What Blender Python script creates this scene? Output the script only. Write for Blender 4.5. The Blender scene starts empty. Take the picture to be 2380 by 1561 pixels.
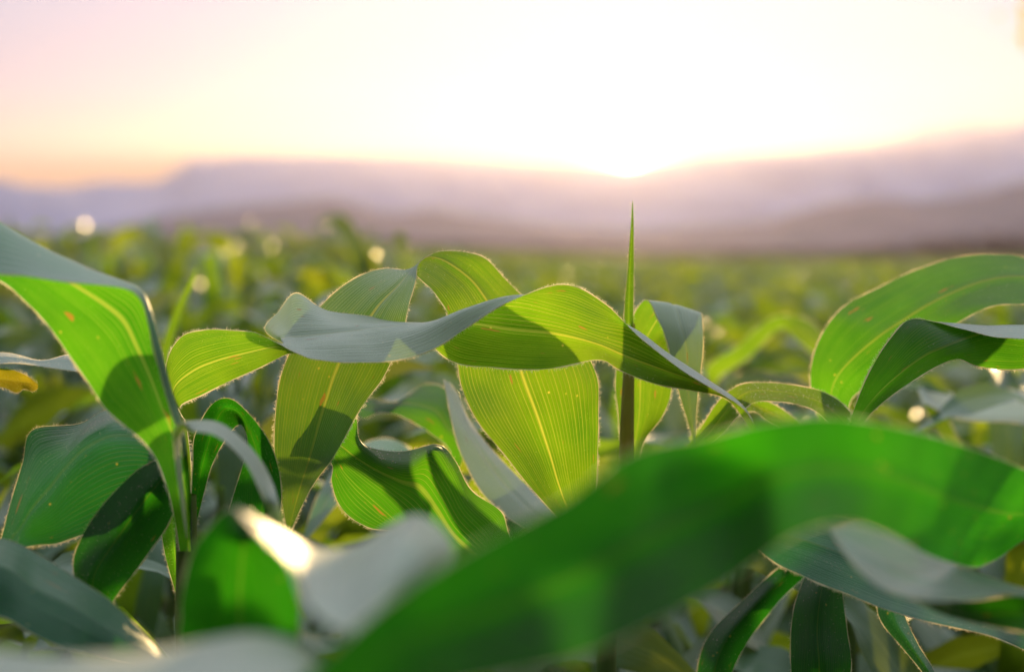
import bpy, math, random
import numpy as np
from mathutils import Vector, Matrix, noise as mnoise

R = math.radians
rnd = random.Random(7)
nrg = np.random.default_rng(11)
scene = bpy.context.scene
COL = scene.collection

# ------------------------------------------------------------------ camera
K = 36.0/50.0/2380.0            # tangent per unit of the 2380-wide tracing grid
CAMZ = 1.15
PITCH = math.atan((780.5-555)*K)
cam = bpy.data.cameras.new("camera"); cam_o = bpy.data.objects.new("camera", cam)
COL.objects.link(cam_o); scene.camera = cam_o
cam.lens = 50; cam.sensor_width = 36; cam.clip_start = 0.02; cam.clip_end = 30000
cam_o.location = (0, 0, CAMZ); cam_o.rotation_euler = (R(90)-PITCH, 0, 0)
cam.dof.use_dof = True; cam.dof.focus_distance = 1.19; cam.dof.aperture_fstop = 2.5
cam.dof.aperture_blades = 0

# ------------------------------------------------------------------ sun and sky
SUN_EL, SUN_AZ = R(3.4), math.atan((1462-1190)*K)
sdir = Vector((math.sin(SUN_AZ)*math.cos(SUN_EL), math.cos(SUN_AZ)*math.cos(SUN_EL), math.sin(SUN_EL)))
sun = bpy.data.lights.new("sun", 'SUN'); sun.energy = 5.0; sun.angle = R(1.1); sun.color = (1.0, 0.68, 0.30)
sun_o = bpy.data.objects.new("sun", sun); COL.objects.link(sun_o)
sun_o.rotation_euler = sdir.to_track_quat('Z', 'Y').to_euler()

world = bpy.data.worlds.new("World"); scene.world = world; world.use_nodes = True
wt = world.node_tree; wt.nodes.clear()
def N(t, typ, **kw):
    n = t.nodes.new(typ)
    for k, v in kw.items(): setattr(n, k, v)
    return n
def L(t, a, b): t.links.new(a, b)
wo = N(wt, 'ShaderNodeOutputWorld')
sky = N(wt, 'ShaderNodeTexSky', sky_type='NISHITA'); sky.sun_disc = False
sky.sun_elevation = SUN_EL; sky.sun_rotation = SUN_AZ; sky.air_density = 1.0; sky.dust_density = 0.2
bg1 = N(wt, 'ShaderNodeBackground'); bg1.inputs[1].default_value = 0.015
L(wt, sky.outputs[0], bg1.inputs[0])
tc = N(wt, 'ShaderNodeTexCoord')
sep = N(wt, 'ShaderNodeSeparateXYZ'); L(wt, tc.outputs['Generated'], sep.inputs[0])
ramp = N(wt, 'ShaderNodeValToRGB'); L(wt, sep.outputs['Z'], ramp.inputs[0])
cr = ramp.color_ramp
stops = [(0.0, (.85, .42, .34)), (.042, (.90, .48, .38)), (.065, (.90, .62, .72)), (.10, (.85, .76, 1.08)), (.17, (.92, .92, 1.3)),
         (.26, (.95, .92, 1.05)), (.5, (3.0, 3.15, 3.2)), (1.0, (4.4, 4.8, 5.0))]  # overhead stops, out of view, raised to brighten upward leaf faces
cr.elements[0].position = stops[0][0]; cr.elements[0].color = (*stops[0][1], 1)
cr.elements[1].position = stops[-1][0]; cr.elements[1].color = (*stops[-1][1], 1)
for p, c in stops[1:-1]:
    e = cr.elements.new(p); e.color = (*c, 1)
nrm = N(wt, 'ShaderNodeVectorMath', operation='NORMALIZE'); L(wt, tc.outputs['Generated'], nrm.inputs[0])
dot = N(wt, 'ShaderNodeVectorMath', operation='DOT_PRODUCT'); L(wt, nrm.outputs[0], dot.inputs[0])
dot.inputs[1].default_value = sdir
clampn = N(wt, 'ShaderNodeMath', operation='MAXIMUM'); L(wt, dot.outputs['Value'], clampn.inputs[0]); clampn.inputs[1].default_value = 0.0
acc = ramp.outputs[0]
# sky away from the sun is dimmer
mr = N(wt, 'ShaderNodeMapRange'); L(wt, dot.outputs['Value'], mr.inputs[0])
mr.inputs[1].default_value = -.6; mr.inputs[2].default_value = 0.93; mr.inputs[3].default_value = 0.05; mr.inputs[4].default_value = 1.0
dm = N(wt, 'ShaderNodeVectorMath', operation='SCALE'); L(wt, acc, dm.inputs[0]); L(wt, mr.outputs[0], dm.inputs['Scale'])
acc = dm.outputs[0]
for power, colr in ((400, (.10, .10, .07)), (1500, (1.3, 1.1, .65)), (4500, (12, 9.5, 5)), (26000, (60, 46, 22))):
    p = N(wt, 'ShaderNodeMath', operation='POWER'); L(wt, clampn.outputs[0], p.inputs[0]); p.inputs[1].default_value = power
    s = N(wt, 'ShaderNodeVectorMath', operation='SCALE'); s.inputs[0].default_value = colr; L(wt, p.outputs[0], s.inputs['Scale'])
    a = N(wt, 'ShaderNodeVectorMath', operation='ADD'); L(wt, acc, a.inputs[0]); L(wt, s.outputs[0], a.inputs[1]); acc = a.outputs[0]
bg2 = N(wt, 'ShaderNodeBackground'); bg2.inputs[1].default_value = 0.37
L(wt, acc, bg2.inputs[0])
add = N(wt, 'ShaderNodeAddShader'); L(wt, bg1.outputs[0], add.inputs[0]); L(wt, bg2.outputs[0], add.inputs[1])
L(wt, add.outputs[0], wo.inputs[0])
world.cycles.sampling_method = 'MANUAL'; world.cycles.sample_map_resolution = 1024

vs_ = scene.view_settings
scene.display_settings.display_device = 'sRGB'
vs_.view_transform = 'Standard'; vs_.look = 'None'; vs_.gamma = 1; vs_.exposure = 0.5; vs_.use_curve_mapping = False
cy = scene.cycles
cy.use_denoising = True; cy.max_bounces = 10; cy.transmission_bounces = 6; cy.transparent_max_bounces = 8
cy.volume_bounces = 1; cy.diffuse_bounces = 5; cy.glossy_bounces = 4
cy.sample_clamp_indirect = 6.0; cy.caustics_reflective = False; cy.caustics_refractive = False

# ------------------------------------------------------------------ helpers
_cp, _sp = math.cos(PITCH), math.sin(PITCH)
def P(x, y, d):
    """point seen at (x, y) of the tracing grid, d metres in front of the lens"""
    cx = (x-1190)*K*d; cu = -(y-780.5)*K*d
    return Vector((cx, d*_cp + cu*_sp, CAMZ - d*_sp + cu*_cp))

def tag(o, label=None, cat=None, group=None, kind=None):
    if label: o['label'] = label
    if cat: o['category'] = cat
    if group: o['group'] = group
    if kind: o['kind'] = kind
    return o

def empty(name, loc=(0, 0, 0)):
    o = bpy.data.objects.new(name, None); COL.objects.link(o); o.location = loc
    o.empty_display_size = 0.1
    return o

def mesh_obj(name, verts, faces, mats, parent=None, uvs=None, mi=None, smooth=True):
    """verts (n,3) array, faces list or (m,4) array, uvs per vertex (n,2)"""
    me = bpy.data.meshes.new(name)
    verts = np.asarray(verts, dtype=np.float32)
    if isinstance(faces, np.ndarray):
        nf, k = faces.shape
        me.vertices.add(len(verts)); me.vertices.foreach_set('co', verts.ravel())
        me.loops.add(nf*k); me.loops.foreach_set('vertex_index', faces.astype(np.int32).ravel())
        me.polygons.add(nf); me.polygons.foreach_set('loop_start', np.arange(0, nf*k, k, dtype=np.int32))
        me.update(calc_edges=True)
    else:
        me.from_pydata([tuple(map(float, v)) for v in verts], [], faces)
    if uvs is not None:
        uvl = me.uv_layers.new(name='UVMap')
        li = np.empty(len(me.loops), dtype=np.int32); me.loops.foreach_get('vertex_index', li)
        uvl.data.foreach_set('uv', np.asarray(uvs, dtype=np.float32)[li].ravel())
    for m in (mats if isinstance(mats, (list, tuple)) else [mats]): me.materials.append(m)
    if mi is not None: me.polygons.foreach_set('material_index', np.asarray(mi, dtype=np.int32))
    if smooth: me.polygons.foreach_set('use_smooth', np.ones(len(me.polygons), dtype=bool))
    me.update()
    o = bpy.data.objects.new(name, me); COL.objects.link(o)
    if parent is not None:
        o.parent = parent
        o.matrix_parent_inverse = Matrix.Translation(parent.location).inverted() if parent.location.length else Matrix()
    return o

# ------------------------------------------------------------------ materials
def leaf_material(name, refl=(.016, .070, .008), trans=(.30, .60, .006), tfac=.64, upper=(.23, .34, .29), tup=.30, vstr=.8, rough=.42, nveins=34, sheen=.8,
                  bump=.6, vein_col=(.62, .72, .10), spots=True, random_tint=0.0):
    m = bpy.data.materials.new(name); m.use_nodes = True; t = m.node_tree; t.nodes.clear()
    out = N(t, 'ShaderNodeOutputMaterial')
    uv = N(t, 'ShaderNodeUVMap'); sp = N(t, 'ShaderNodeSeparateXYZ'); L(t, uv.outputs[0], sp.inputs[0])
    def math_(op, a, b=None, c=None):
        n = N(t, 'ShaderNodeMath', operation=op)
        for i, q in enumerate((a, b, c)):
            if q is None: continue
            if isinstance(q, (int, float)): n.inputs[i].default_value = q
            else: L(t, q, n.inputs[i])
        return n.outputs[0]
    def rng(v, a, b, c, d):
        n = N(t, 'ShaderNodeMapRange'); n.clamp = True; L(t, v, n.inputs[0])
        for i, q in enumerate((a, b, c, d)): n.inputs[i+1].default_value = q
        return n.outputs[0]
    # noise stretched along the leaf
    mp = N(t, 'ShaderNodeCombineXYZ'); L(t, math_('MULTIPLY', sp.outputs[0], 6.0), mp.inputs[0]); L(t, math_('MULTIPLY', sp.outputs[1], 46.0), mp.inputs[1])
    oi = N(t, 'ShaderNodeObjectInfo'); L(t, math_('MULTIPLY', oi.outputs['Random'], 37.0), mp.inputs[2])
    ns = N(t, 'ShaderNodeTexNoise'); ns.inputs['Scale'].default_value = 1.0; ns.inputs['Detail'].default_value = 3; L(t, mp.outputs[0], ns.inputs['Vector'])
    big = N(t, 'ShaderNodeTexNoise'); big.inputs['Scale'].default_value = 14.0; big.inputs['Detail'].default_value = 3
    geo = N(t, 'ShaderNodeNewGeometry'); L(t, geo.outputs['Position'], big.inputs['Vector'])
    fr = math_('FRACT', math_('ADD', math_('MULTIPLY', sp.outputs[1], float(nveins)), math_('MULTIPLY', ns.outputs[0], .25)))
    dist = math_('ABSOLUTE', math_('SUBTRACT', fr, .5))
    vein = rng(dist, .03, .13, 1, 0)
    fr2 = math_('ABSOLUTE', math_('SUBTRACT', math_('FRACT', math_('ADD', math_('MULTIPLY', sp.outputs[1], nveins*3.0), .5)), .5))
    fine = rng(fr2, .05, .35, 1, 0)
    mid = math_('MULTIPLY', rng(math_('ABSOLUTE', math_('SUBTRACT', sp.outputs[1], .5)), .005, .020, 1, 0), rng(ns.outputs[0], .25, .6, .35, .8))
    vv = math_('MULTIPLY', vein, rng(ns.outputs[0], .3, .62, .25, 1.0))
    allv = math_('MAXIMUM', math_('MULTIPLY', vv, .75), mid)
    allv = math_('MAXIMUM', allv, math_('MULTIPLY', fine, .16))
    # colours
    def mixc(f, a, b):
        n = N(t, 'ShaderNodeMix', data_type='RGBA')
        if isinstance(f, float): n.inputs[0].default_value = f
        else: L(t, f, n.inputs[0])
        for i, q in ((6, a), (7, b)):
            if isinstance(q, tuple): n.inputs[i].default_value = (*q, 1)
            else: L(t, q, n.inputs[i])
        return n.outputs[2]
    t2 = (min(trans[0]*1.4, .9), min(trans[1]*.95, .9), trans[2]*1.3)
    t1 = (trans[0]*.45, trans[1]*.60, trans[2])
    tb = mixc(rng(big.outputs[0], .35, .68, 0, 1), t1, t2)
    tb = mixc(math_('MULTIPLY', rng(ns.outputs[0], .42, .7, 0, 1), .35), tb, t2)
    if random_tint > 0:
        tb = mixc(math_('MULTIPLY', oi.outputs['Random'], random_tint), tb, (trans[0]*3.2, trans[1]*1.05, trans[2]))
    tcol = mixc(math_('MULTIPLY', allv, vstr), tb, vein_col)
    back = geo.outputs['Backfacing']
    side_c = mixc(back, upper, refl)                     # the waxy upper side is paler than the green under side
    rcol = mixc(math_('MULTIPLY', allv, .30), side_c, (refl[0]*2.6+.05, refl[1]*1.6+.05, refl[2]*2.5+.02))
    if spots:
        sv = N(t, 'ShaderNodeTexVoronoi'); sv.inputs['Scale'].default_value = 75.0; L(t, geo.outputs['Position'], sv.inputs['Vector'])
        sm = math_('MULTIPLY', rng(sv.outputs['Distance'], .05, .10, 1, 0), rng(big.outputs[0], .50, .58, 0, 1))
        tcol = mixc(sm, tcol, (.95, .80, .10))
        lz = N(t, 'ShaderNodeTexNoise'); lz.inputs['Scale'].default_value = 1.0; lz.inputs['Detail'].default_value = 2
        lm = N(t, 'ShaderNodeCombineXYZ'); L(t, math_('MULTIPLY', sp.outputs[0], 38.0), lm.inputs[0]); L(t, math_('MULTIPLY', sp.outputs[1], 14.0), lm.inputs[1])
        L(t, math_('MULTIPLY', oi.outputs['Random'], 91.0), lm.inputs[2]); L(t, lm.outputs[0], lz.inputs['Vector'])
        les = math_('MULTIPLY', rng(lz.outputs[0], .70, .745, 0, 1), .8)
        tcol = mixc(les, tcol, (.55, .26, .04)); rcol = mixc(les, rcol, (.26, .17, .08))
    pb = N(t, 'ShaderNodeBsdfPrincipled'); L(t, rcol, pb.inputs['Base Color'])
    rr_ = rng(ns.outputs[0], .3, .7, rough-.06, rough+.10)
    L(t, math_('ADD', rr_, rng(back, 0, 1, -.10, 0)), pb.inputs['Roughness'])
    pb.inputs['IOR'].default_value = 1.48
    L(t, rng(back, 0, 1, sheen, .12), pb.inputs['Sheen Weight']); pb.inputs['Sheen Roughness'].default_value = .45
    pb.inputs['Sheen Tint'].default_value = (.95, .97, 1.0, 1)
    tr = N(t, 'ShaderNodeBsdfTranslucent'); L(t, tcol, tr.inputs[0])
    if bump:
        h = math_('SUBTRACT', math_('MULTIPLY', ns.outputs[0], .8), math_('MULTIPLY', vein, .5))
        bp = N(t, 'ShaderNodeBump'); bp.inputs['Strength'].default_value = bump; bp.inputs['Distance'].default_value = .0012
        L(t, h, bp.inputs['Height']); L(t, bp.outputs[0], pb.inputs['Normal']); L(t, bp.outputs[0], tr.inputs['Normal'])
    mx = N(t, 'ShaderNodeMixShader'); L(t, rng(back, 0, 1, tup, tfac), mx.inputs[0])
    L(t, pb.outputs[0], mx.inputs[1]); L(t, tr.outputs[0], mx.inputs[2]); L(t, mx.outputs[0], out.inputs[0])
    return m

M_leaf = leaf_material('leaf_green', trans=(.085, .54, .002))
M_leaf_y = leaf_material('leaf_yellow_green', trans=(.18, .52, .002), refl=(.025, .08, .010), vein_col=(.95, .90, .12), upper=(.12, .22, .13))
M_leaf_s = leaf_material('leaf_sky_sheen_top', trans=(.18, .52, .002), refl=(.025, .08, .010), vein_col=(.95, .90, .12), upper=(.44, .51, .45), rough=.44)  # waxy top whitened further: sky sheen put into its colour
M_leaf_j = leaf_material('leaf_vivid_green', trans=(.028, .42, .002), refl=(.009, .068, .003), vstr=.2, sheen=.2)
M_leaf_d = leaf_material('leaf_shaded_green', trans=(.018, .36, .002), refl=(.004, .040, .004), upper=(.045, .16, .10), vstr=.25, sheen=.25)  # shade on the lower leaves put into these darker colours
M_field = leaf_material('field_leaf_green', trans=(.12, .34, .003), upper=(.06, .15, .09), nveins=24, bump=0, spots=False, random_tint=.6, rough=.36)
M_chew = leaf_material('leaf_dying_yellow', trans=(.85, .60, .02), refl=(.10, .14, .02), nveins=20)

def simple(name, col, rough=.7, trans=None, tf=.5, noise_s=None, col2=None):
    m = bpy.data.materials.new(name); m.use_nodes = True; t = m.node_tree
    pb = t.nodes['Principled BSDF']; pb.inputs['Base Color'].default_value = (*col, 1); pb.inputs['Roughness'].default_value = rough
    if noise_s:
        ns = N(t, 'ShaderNodeTexNoise'); ns.inputs['Scale'].default_value = noise_s; ns.inputs['Detail'].default_value = 6
        g = N(t, 'ShaderNodeNewGeometry'); L(t, g.outputs['Position'], ns.inputs['Vector'])
        r_ = N(t, 'ShaderNodeValToRGB'); L(t, ns.outputs[0], r_.inputs[0])
        r_.color_ramp.elements[0].position = .35; r_.color_ramp.elements[1].position = .65
        r_.color_ramp.elements[0].color = (*col, 1); r_.color_ramp.elements[1].color = (*(col2 or col), 1)
        L(t, r_.outputs[0], pb.inputs['Base Color'])
    if trans:
        tr = N(t, 'ShaderNodeBsdfTranslucent'); tr.inputs[0].default_value = (*trans, 1)
        mx = N(t, 'ShaderNodeMixShader'); mx.inputs[0].default_value = tf
        L(t, pb.outputs[0], mx.inputs[1]); L(t, tr.outputs[0], mx.inputs[2]); L(t, mx.outputs[0], t.nodes['Material Output'].inputs[0])
    return m
M_hair = simple('leaf_hair', (.80, .72, .55), .35, (1.0, .90, .66), .8)
M_stalk = simple('stalk_green', (.10, .20, .05), .45, (.25, .45, .03), .15, 30, (.16, .17, .06))
M_sheath = simple('sheath_brown', (.24, .24, .08), .5, (.70, .66, .08), .55, 60, (.22, .16, .08))
M_soil = simple('soil', (.045, .030, .018), .95, None, 0, 3.0, (.09, .06, .04))
M_far = simple('far_hill', (.36, .34, .54), 1.0, None, 0, .004, (.46, .41, .56))  # lavender and paleness of the haze mixed into the hill colour
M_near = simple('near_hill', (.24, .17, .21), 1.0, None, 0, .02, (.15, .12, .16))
M_wood = simple('trunk_bark', (.12, .08, .05), .9, None, 0, 12, (.2, .14, .09))
M_tleaf = simple('tree_leaf', (.16, .10, .03), .6, (1.0, .62, .16), .85)
M_farcrop = simple('far_crop', (.05, .10, .02), .8, (.20, .32, .02), .4, .8, (.12, .16, .03))

# ------------------------------------------------------------------ leaf surfaces
def cr_u(A, n):
    """Catmull-Rom through the rows of A (k, ...) with n steps per span"""
    A = np.asarray(A, float); k = len(A)
    E = np.concatenate([[2*A[0]-A[1]], A, [2*A[-1]-A[-2]]])
    out = []
    for i in range(k-1):
        p0, p1, p2, p3 = E[i], E[i+1], E[i+2], E[i+3]
        for j in range(n):
            s = j/n
            out.append(.5*((2*p1)+(-p0+p2)*s+(2*p0-5*p1+4*p2-p3)*s*s+(-p0+3*p1-3*p2+p3)*s**3))
    out.append(A[-1])
    return np.array(out)

def across(A, vk, vt):
    """A (rows, cols, 3) at params vk -> at params vt, cubic Hermite with finite-difference tangents"""
    vk = np.asarray(vk, float); k = len(vk)
    T = np.empty_like(A)
    for i in range(k):
        if i == 0: T[:, 0] = (A[:, 1]-A[:, 0])/(vk[1]-vk[0])
        elif i == k-1: T[:, -1] = (A[:, -1]-A[:, -2])/(vk[-1]-vk[-2])
        else: T[:, i] = (A[:, i+1]-A[:, i-1])/(vk[i+1]-vk[i-1])
    out = np.empty((A.shape[0], len(vt), 3))
    for j, v in enumerate(vt):
        i = min(max(int(np.searchsorted(vk, v, 'right')-1), 0), k-2)
        h = vk[i+1]-vk[i]; s = (v-vk[i])/h
        out[:, j] = ((2*s**3-3*s**2+1)*A[:, i] + (s**3-2*s**2+s)*h*T[:, i] + (-2*s**3+3*s**2)*A[:, i+1] + (s**3-s**2)*h*T[:, i+1])
    return out

def grid_faces(nu, nv):
    i = np.arange(nu-1)[:, None]; j = np.arange(nv-1)[None, :]
    a = i*nv+j
    return np.stack([a, a+nv, a+nv+1, a+1], -1).reshape(-1, 4)

def normals_of(G):
    du = np.gradient(G, axis=0); dv = np.gradient(G, axis=1)
    n = np.cross(du, dv); l = np.linalg.norm(n, axis=2, keepdims=True); l[l < 1e-12] = 1
    return n/l

def leaf(parent, rows, d0, vk=None, mat=None, nu=9, nv=25, hairs=1.0, edge=.0013, label=None, ripple=.0007, name='leaf', flip=False):
    """rows: lists of (x, y, depth offset in cm) across the leaf, one row per station along it"""
    k = len(rows[0])
    if vk is None: vk = {2: [0, 1], 3: [0, .5, 1], 4: [0, .25, .5, 1]}[k]
    A = np.array([[P(x, y, d0+dd*.01)[:] for x, y, dd in row] for row in rows])
    Gu = cr_u(A, nu)
    vt = np.linspace(0, 1, nv)
    G = across(Gu, vk, vt)
    nrm_ = normals_of(G)
    wid = np.linalg.norm(np.diff(G, axis=1), axis=2).sum(1)
    s = np.concatenate([[0], np.cumsum(np.linalg.norm(np.diff(G[:, nv//2], axis=0), axis=1))])
    ph = rnd.random()*9
    V = vt[None, :]
    # pressed-in midrib and slight buckling of the blade
    amp = np.minimum(wid/.08, 1)[:, None]
    disp = -.0016*np.exp(-((V-.5)/.045)**2) + ripple*np.sin(s[:, None]*62+V*5+ph)*np.abs(V-.5)*2 + ripple*.7*np.sin(s[:, None]*131+V*11+ph*2)*(V-.5)
    G = G + nrm_*(disp*amp)[..., None]
    nrm_ = normals_of(G)
    nU = G.shape[0]
    verts = [G.reshape(-1, 3)]; faces = [grid_faces(nU, nv)[:, ::-1] if flip else grid_faces(nU, nv)]
    uv = [np.stack([np.repeat(s, nv), np.tile(vt, nU)], 1)]
    mi = [np.zeros(len(faces[0]), int)]
    base = nU*nv
    # thin pale strip along both edges, added for the backlit rim glow
    for e, jn in ((0, 1), (nv-1, nv-2)):
        E = G[:, e]; out = E-G[:, jn]; out /= (np.linalg.norm(out, axis=1, keepdims=True)+1e-9)
        w = edge*np.minimum(1, wid/.03)[:, None]*(.55+.45*np.sin(s*210+ph*5+e)*np.sin(s*67+ph))[:, None]
        n_ = nrm_[:, e]
        ring = np.stack([E+n_*w*.25, E+out*w, E-n_*w*.25], 1)           # little wedge with real thickness
        verts.append(ring.reshape(-1, 3)); f = grid_faces(nU, 3)+base
        faces.append(f); mi.append(np.ones(len(f), int)); uv.append(np.zeros((nU*3, 2))); base += nU*3
    # hairs: slender triangles written as thin quads
    if hairs > 0:
        hv = []; 
        rng_ = np.random.default_rng(int(ph*1e5))
        seg = np.linalg.norm(np.diff(G[:, 0], axis=0), axis=1)
        def add_hair(p, d, ln, tang):
            w = tang*.00011
            tip = p+d*ln
            hv.extend([p-w, p+w, tip+w*.35, tip-w*.35])
        for e, jn in ((0, 1), (nv-1, nv-2)):
            for i in range(nU-1):
                L_ = np.linalg.norm(G[i+1, e]-G[i, e]); cnt = rng_.poisson(L_/.00065*hairs)
                o_ = G[i, e]-G[i, jn]; o_ /= np.linalg.norm(o_)+1e-9
                tg = (G[i+1, e]-G[i, e])/(L_+1e-9)
                for _ in range(cnt):
                    q = rng_.random(); p = G[i, e]*(1-q)+G[i+1, e]*q + o_*edge*.5
                    d = o_+tg*rng_.normal(.25, .35)+nrm_[i, e]*rng_.normal(0, .45); d /= np.linalg.norm(d)
                    add_hair(p, d, rng_.uniform(.0008, .0030), tg)
        cnt = int(hairs*900)
        iu = rng_.integers(0, nU-1, cnt); iv = rng_.integers(0, nv-1, cnt)
        sg = rng_.choice([-1, 1], cnt)
        for a, b, c in zip(iu, iv, sg):
            p = G[a, b]+(G[a+1, b]-G[a, b])*rng_.random()+(G[a, b+1]-G[a, b])*rng_.random()
            tg = G[a+1, b]-G[a, b]; tg = tg/(np.linalg.norm(tg)+1e-9)
            d = nrm_[a, b]*c+tg*rng_.normal(.3, .4); d /= np.linalg.norm(d)
            add_hair(p, d, rng_.uniform(.0005, .0013), tg)
        hv = np.array(hv); nh = len(hv)//4
        f = np.arange(nh*4).reshape(-1, 4)+base
        verts.append(hv); faces.append(f); mi.append(np.ones(nh, int)); uv.append(np.zeros((nh*4, 2)))
    o = mesh_obj(name, np.concatenate(verts), np.concatenate(faces), [mat or M_leaf, M_hair], parent, np.concatenate(uv), np.concatenate(mi))
    if label: o['label'] = label
    return o

def tube(pts, rads, seg=10):
    pts = [Vector(p) for p in pts]; V = []; F = []
    up = Vector((1, 0, 0))
    for i, p in enumerate(pts):
        d = (pts[min(i+1, len(pts)-1)]-pts[max(i-1, 0)]).normalized()
        a = up.cross(d).normalized() if abs(up.dot(d)) < .95 else Vector((0, 1, 0)).cross(d).normalized()
        b = d.cross(a)
        for j in range(seg):
            t = 2*math.pi*j/seg
            V.append((p+(a*math.cos(t)+b*math.sin(t))*rads[i])[:])
    for i in range(len(pts)-1):
        for j in range(seg):
            F.append((i*seg+j, i*seg+(j+1) % seg, (i+1)*seg+(j+1) % seg, (i+1)*seg+j))
    return np.array(V), np.array(F)

def stalk(parent, top, lean=0.0, r=.012):
    """jointed corn stalk from the ground to top"""
    base = Vector(parent.location); top = Vector(top)
    pts, rad = [], []; n = 28
    for i in range(n+1):
        s = i/n; p = base.lerp(top, s); p.x += lean*math.sin(s*math.pi)*.03
        pts.append(p); node = 1+.22*math.exp(-(((s*5) % 1-.5)/.07)**2)
        rad.append(r*(1.25-.55*s)*node)
    V, F = tube(pts, rad, 12)
    return mesh_obj('stalk', V, F, M_stalk, parent)

def corn(base_xy, label, group=None):
    r = empty('corn_plant', (base_xy[0], base_xy[1], 0)); tag(r, label, 'corn plant', group); return r
def under(x, y, d):
    p = P(x, y, d); return (p.x, p.y)

# ================================================================== setting
def ground_z(x, y):
    """the field falls away gently from the camera, more to the right"""
    a = np.clip((x/np.maximum(y, 1)+.12)/.22, 0, 1); sl = .0035+.0095*a
    return -sl*np.clip(np.asarray(y, float)-4, 0, 560)

def ground():
    # one sheet from the camera to the horizon, finer near the camera
    ys = np.concatenate([np.linspace(-60, 20, 90), np.geomspace(20.6, 9000, 60)])
    xs = np.concatenate([-np.geomspace(6000, 6, 40), np.linspace(-5.7, 5.7, 70), np.geomspace(6, 6000, 40)])
    X, Y = np.meshgrid(xs, ys)
    Z = np.where(np.abs(Y) < 60, .02*np.sin(X*2*math.pi/.75)*np.exp(-np.abs(X)/30)+.008*nrg.normal(size=X.shape), 0)
    Z = Z+ground_z(X, Y)
    V = np.stack([X, Y, Z], -1).reshape(-1, 3)
    o = mesh_obj('ground', V, grid_faces(len(ys), len(xs)), M_soil); o['kind'] = 'structure'
ground()

def ridge(name, prof, D, depth, mat, rough, seed, nx=500, ny=47, up=0):
    prof = [(a, b-up) for a, b in prof]
    px = np.array([p[0] for p in prof], float); py = np.array([p[1] for p in prof], float)
    tx = np.linspace(px[0], px[-1], nx)
    # smooth interpolation of the crest line
    i = np.clip(np.searchsorted(px, tx, 'right')-1, 0, len(px)-2)
    s = (tx-px[i])/(px[i+1]-px[i]); s = s*s*(3-2*s)*.5+s*.5
    yy = py[i]+(py[i+1]-py[i])*s
    H = np.maximum(CAMZ+(555-yy)*K*D, 0)
    V = np.empty((ny, nx, 3))
    for a in range(ny):
        t = -1+2*a/(ny-1)
        dist = D+t*depth
        shape = max(0.0, 1-abs(t)**1.35)
        for b in range(nx):
            x = (tx[b]-1190)*K*dist
            nz = mnoise.fractal(Vector((x*rough, dist*rough*.8, seed)), 1.0, 2.0, 5)
            gl = 1-abs(mnoise.noise(Vector((x*rough*2.2, dist*rough*.5, seed+9))))*1.2
            h = H[b]*(shape + nz*.16*(1-shape)*shape*3) - H[b]*.18*(1-gl)*shape*(1-shape)*4
            V[a, b] = (x, dist, h + nz*H[b]*.015 - 9 if abs(t) < .98 else -14)
    o = mesh_obj(name, V.reshape(-1, 3), grid_faces(ny, nx), mat); o['kind'] = 'structure'
    return o
far_prof = [(-900, 430), (-500, 425), (-200, 430), (0, 445), (160, 452), (250, 438), (310, 441), (370, 440), (410, 418), (450, 390), (515, 388), (560, 377),
            (640, 375), (690, 374), (720, 370), (770, 376), (800, 374), (900, 377), (1010, 375), (1100, 381), (1200, 389), (1330, 396), (1400, 402),
            (1460, 408), (1530, 392), (1600, 378), (1700, 374), (1850, 369), (1900, 360), (1950, 352), (2010, 350), (2060, 336), (2100, 326),
            (2135, 310), (2190, 309), (2235, 302), (2280, 311), (2320, 315), (2380, 307), (2600, 285), (3000, 310), (3400, 350)]
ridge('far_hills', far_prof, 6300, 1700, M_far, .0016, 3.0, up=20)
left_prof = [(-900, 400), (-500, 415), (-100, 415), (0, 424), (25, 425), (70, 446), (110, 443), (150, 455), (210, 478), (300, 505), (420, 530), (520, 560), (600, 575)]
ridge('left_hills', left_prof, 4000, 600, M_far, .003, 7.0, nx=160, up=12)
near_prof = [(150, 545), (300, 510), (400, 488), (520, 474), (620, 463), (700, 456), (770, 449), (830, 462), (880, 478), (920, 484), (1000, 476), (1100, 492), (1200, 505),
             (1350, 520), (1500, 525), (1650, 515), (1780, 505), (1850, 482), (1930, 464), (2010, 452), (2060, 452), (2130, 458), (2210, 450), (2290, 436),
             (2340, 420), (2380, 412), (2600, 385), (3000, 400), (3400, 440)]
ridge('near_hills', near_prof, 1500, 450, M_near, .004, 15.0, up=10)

# haze: the warm evening air of the valley
def haze():
    bm_v = [(x, y, z) for x in (-6500, 6500) for y in (-80, 8200) for z in (-16, 620)]
    F = [(0, 1, 3, 2), (4, 6, 7, 5), (0, 4, 5, 1), (2, 3, 7, 6), (0, 2, 6, 4), (1, 5, 7, 3)]
    m = bpy.data.materials.new('haze'); m.use_nodes = True; t = m.node_tree; t.nodes.clear()
    o_ = N(t, 'ShaderNodeOutputMaterial'); v = N(t, 'ShaderNodeVolumePrincipled')
    v.inputs['Color'].default_value = (.90, .78, .82, 1); v.inputs['Density'].default_value = HAZE_D
    v.inputs['Anisotropy'].default_value = .70
    L(t, v.outputs[0], o_.inputs['Volume'])
    o = mesh_obj('haze', np.array(bm_v), F, m, smooth=False); tag(o, None, None, None, 'stuff')
    o.display_type = 'WIRE'
HAZE_D = 0.40e-4
haze()

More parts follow.
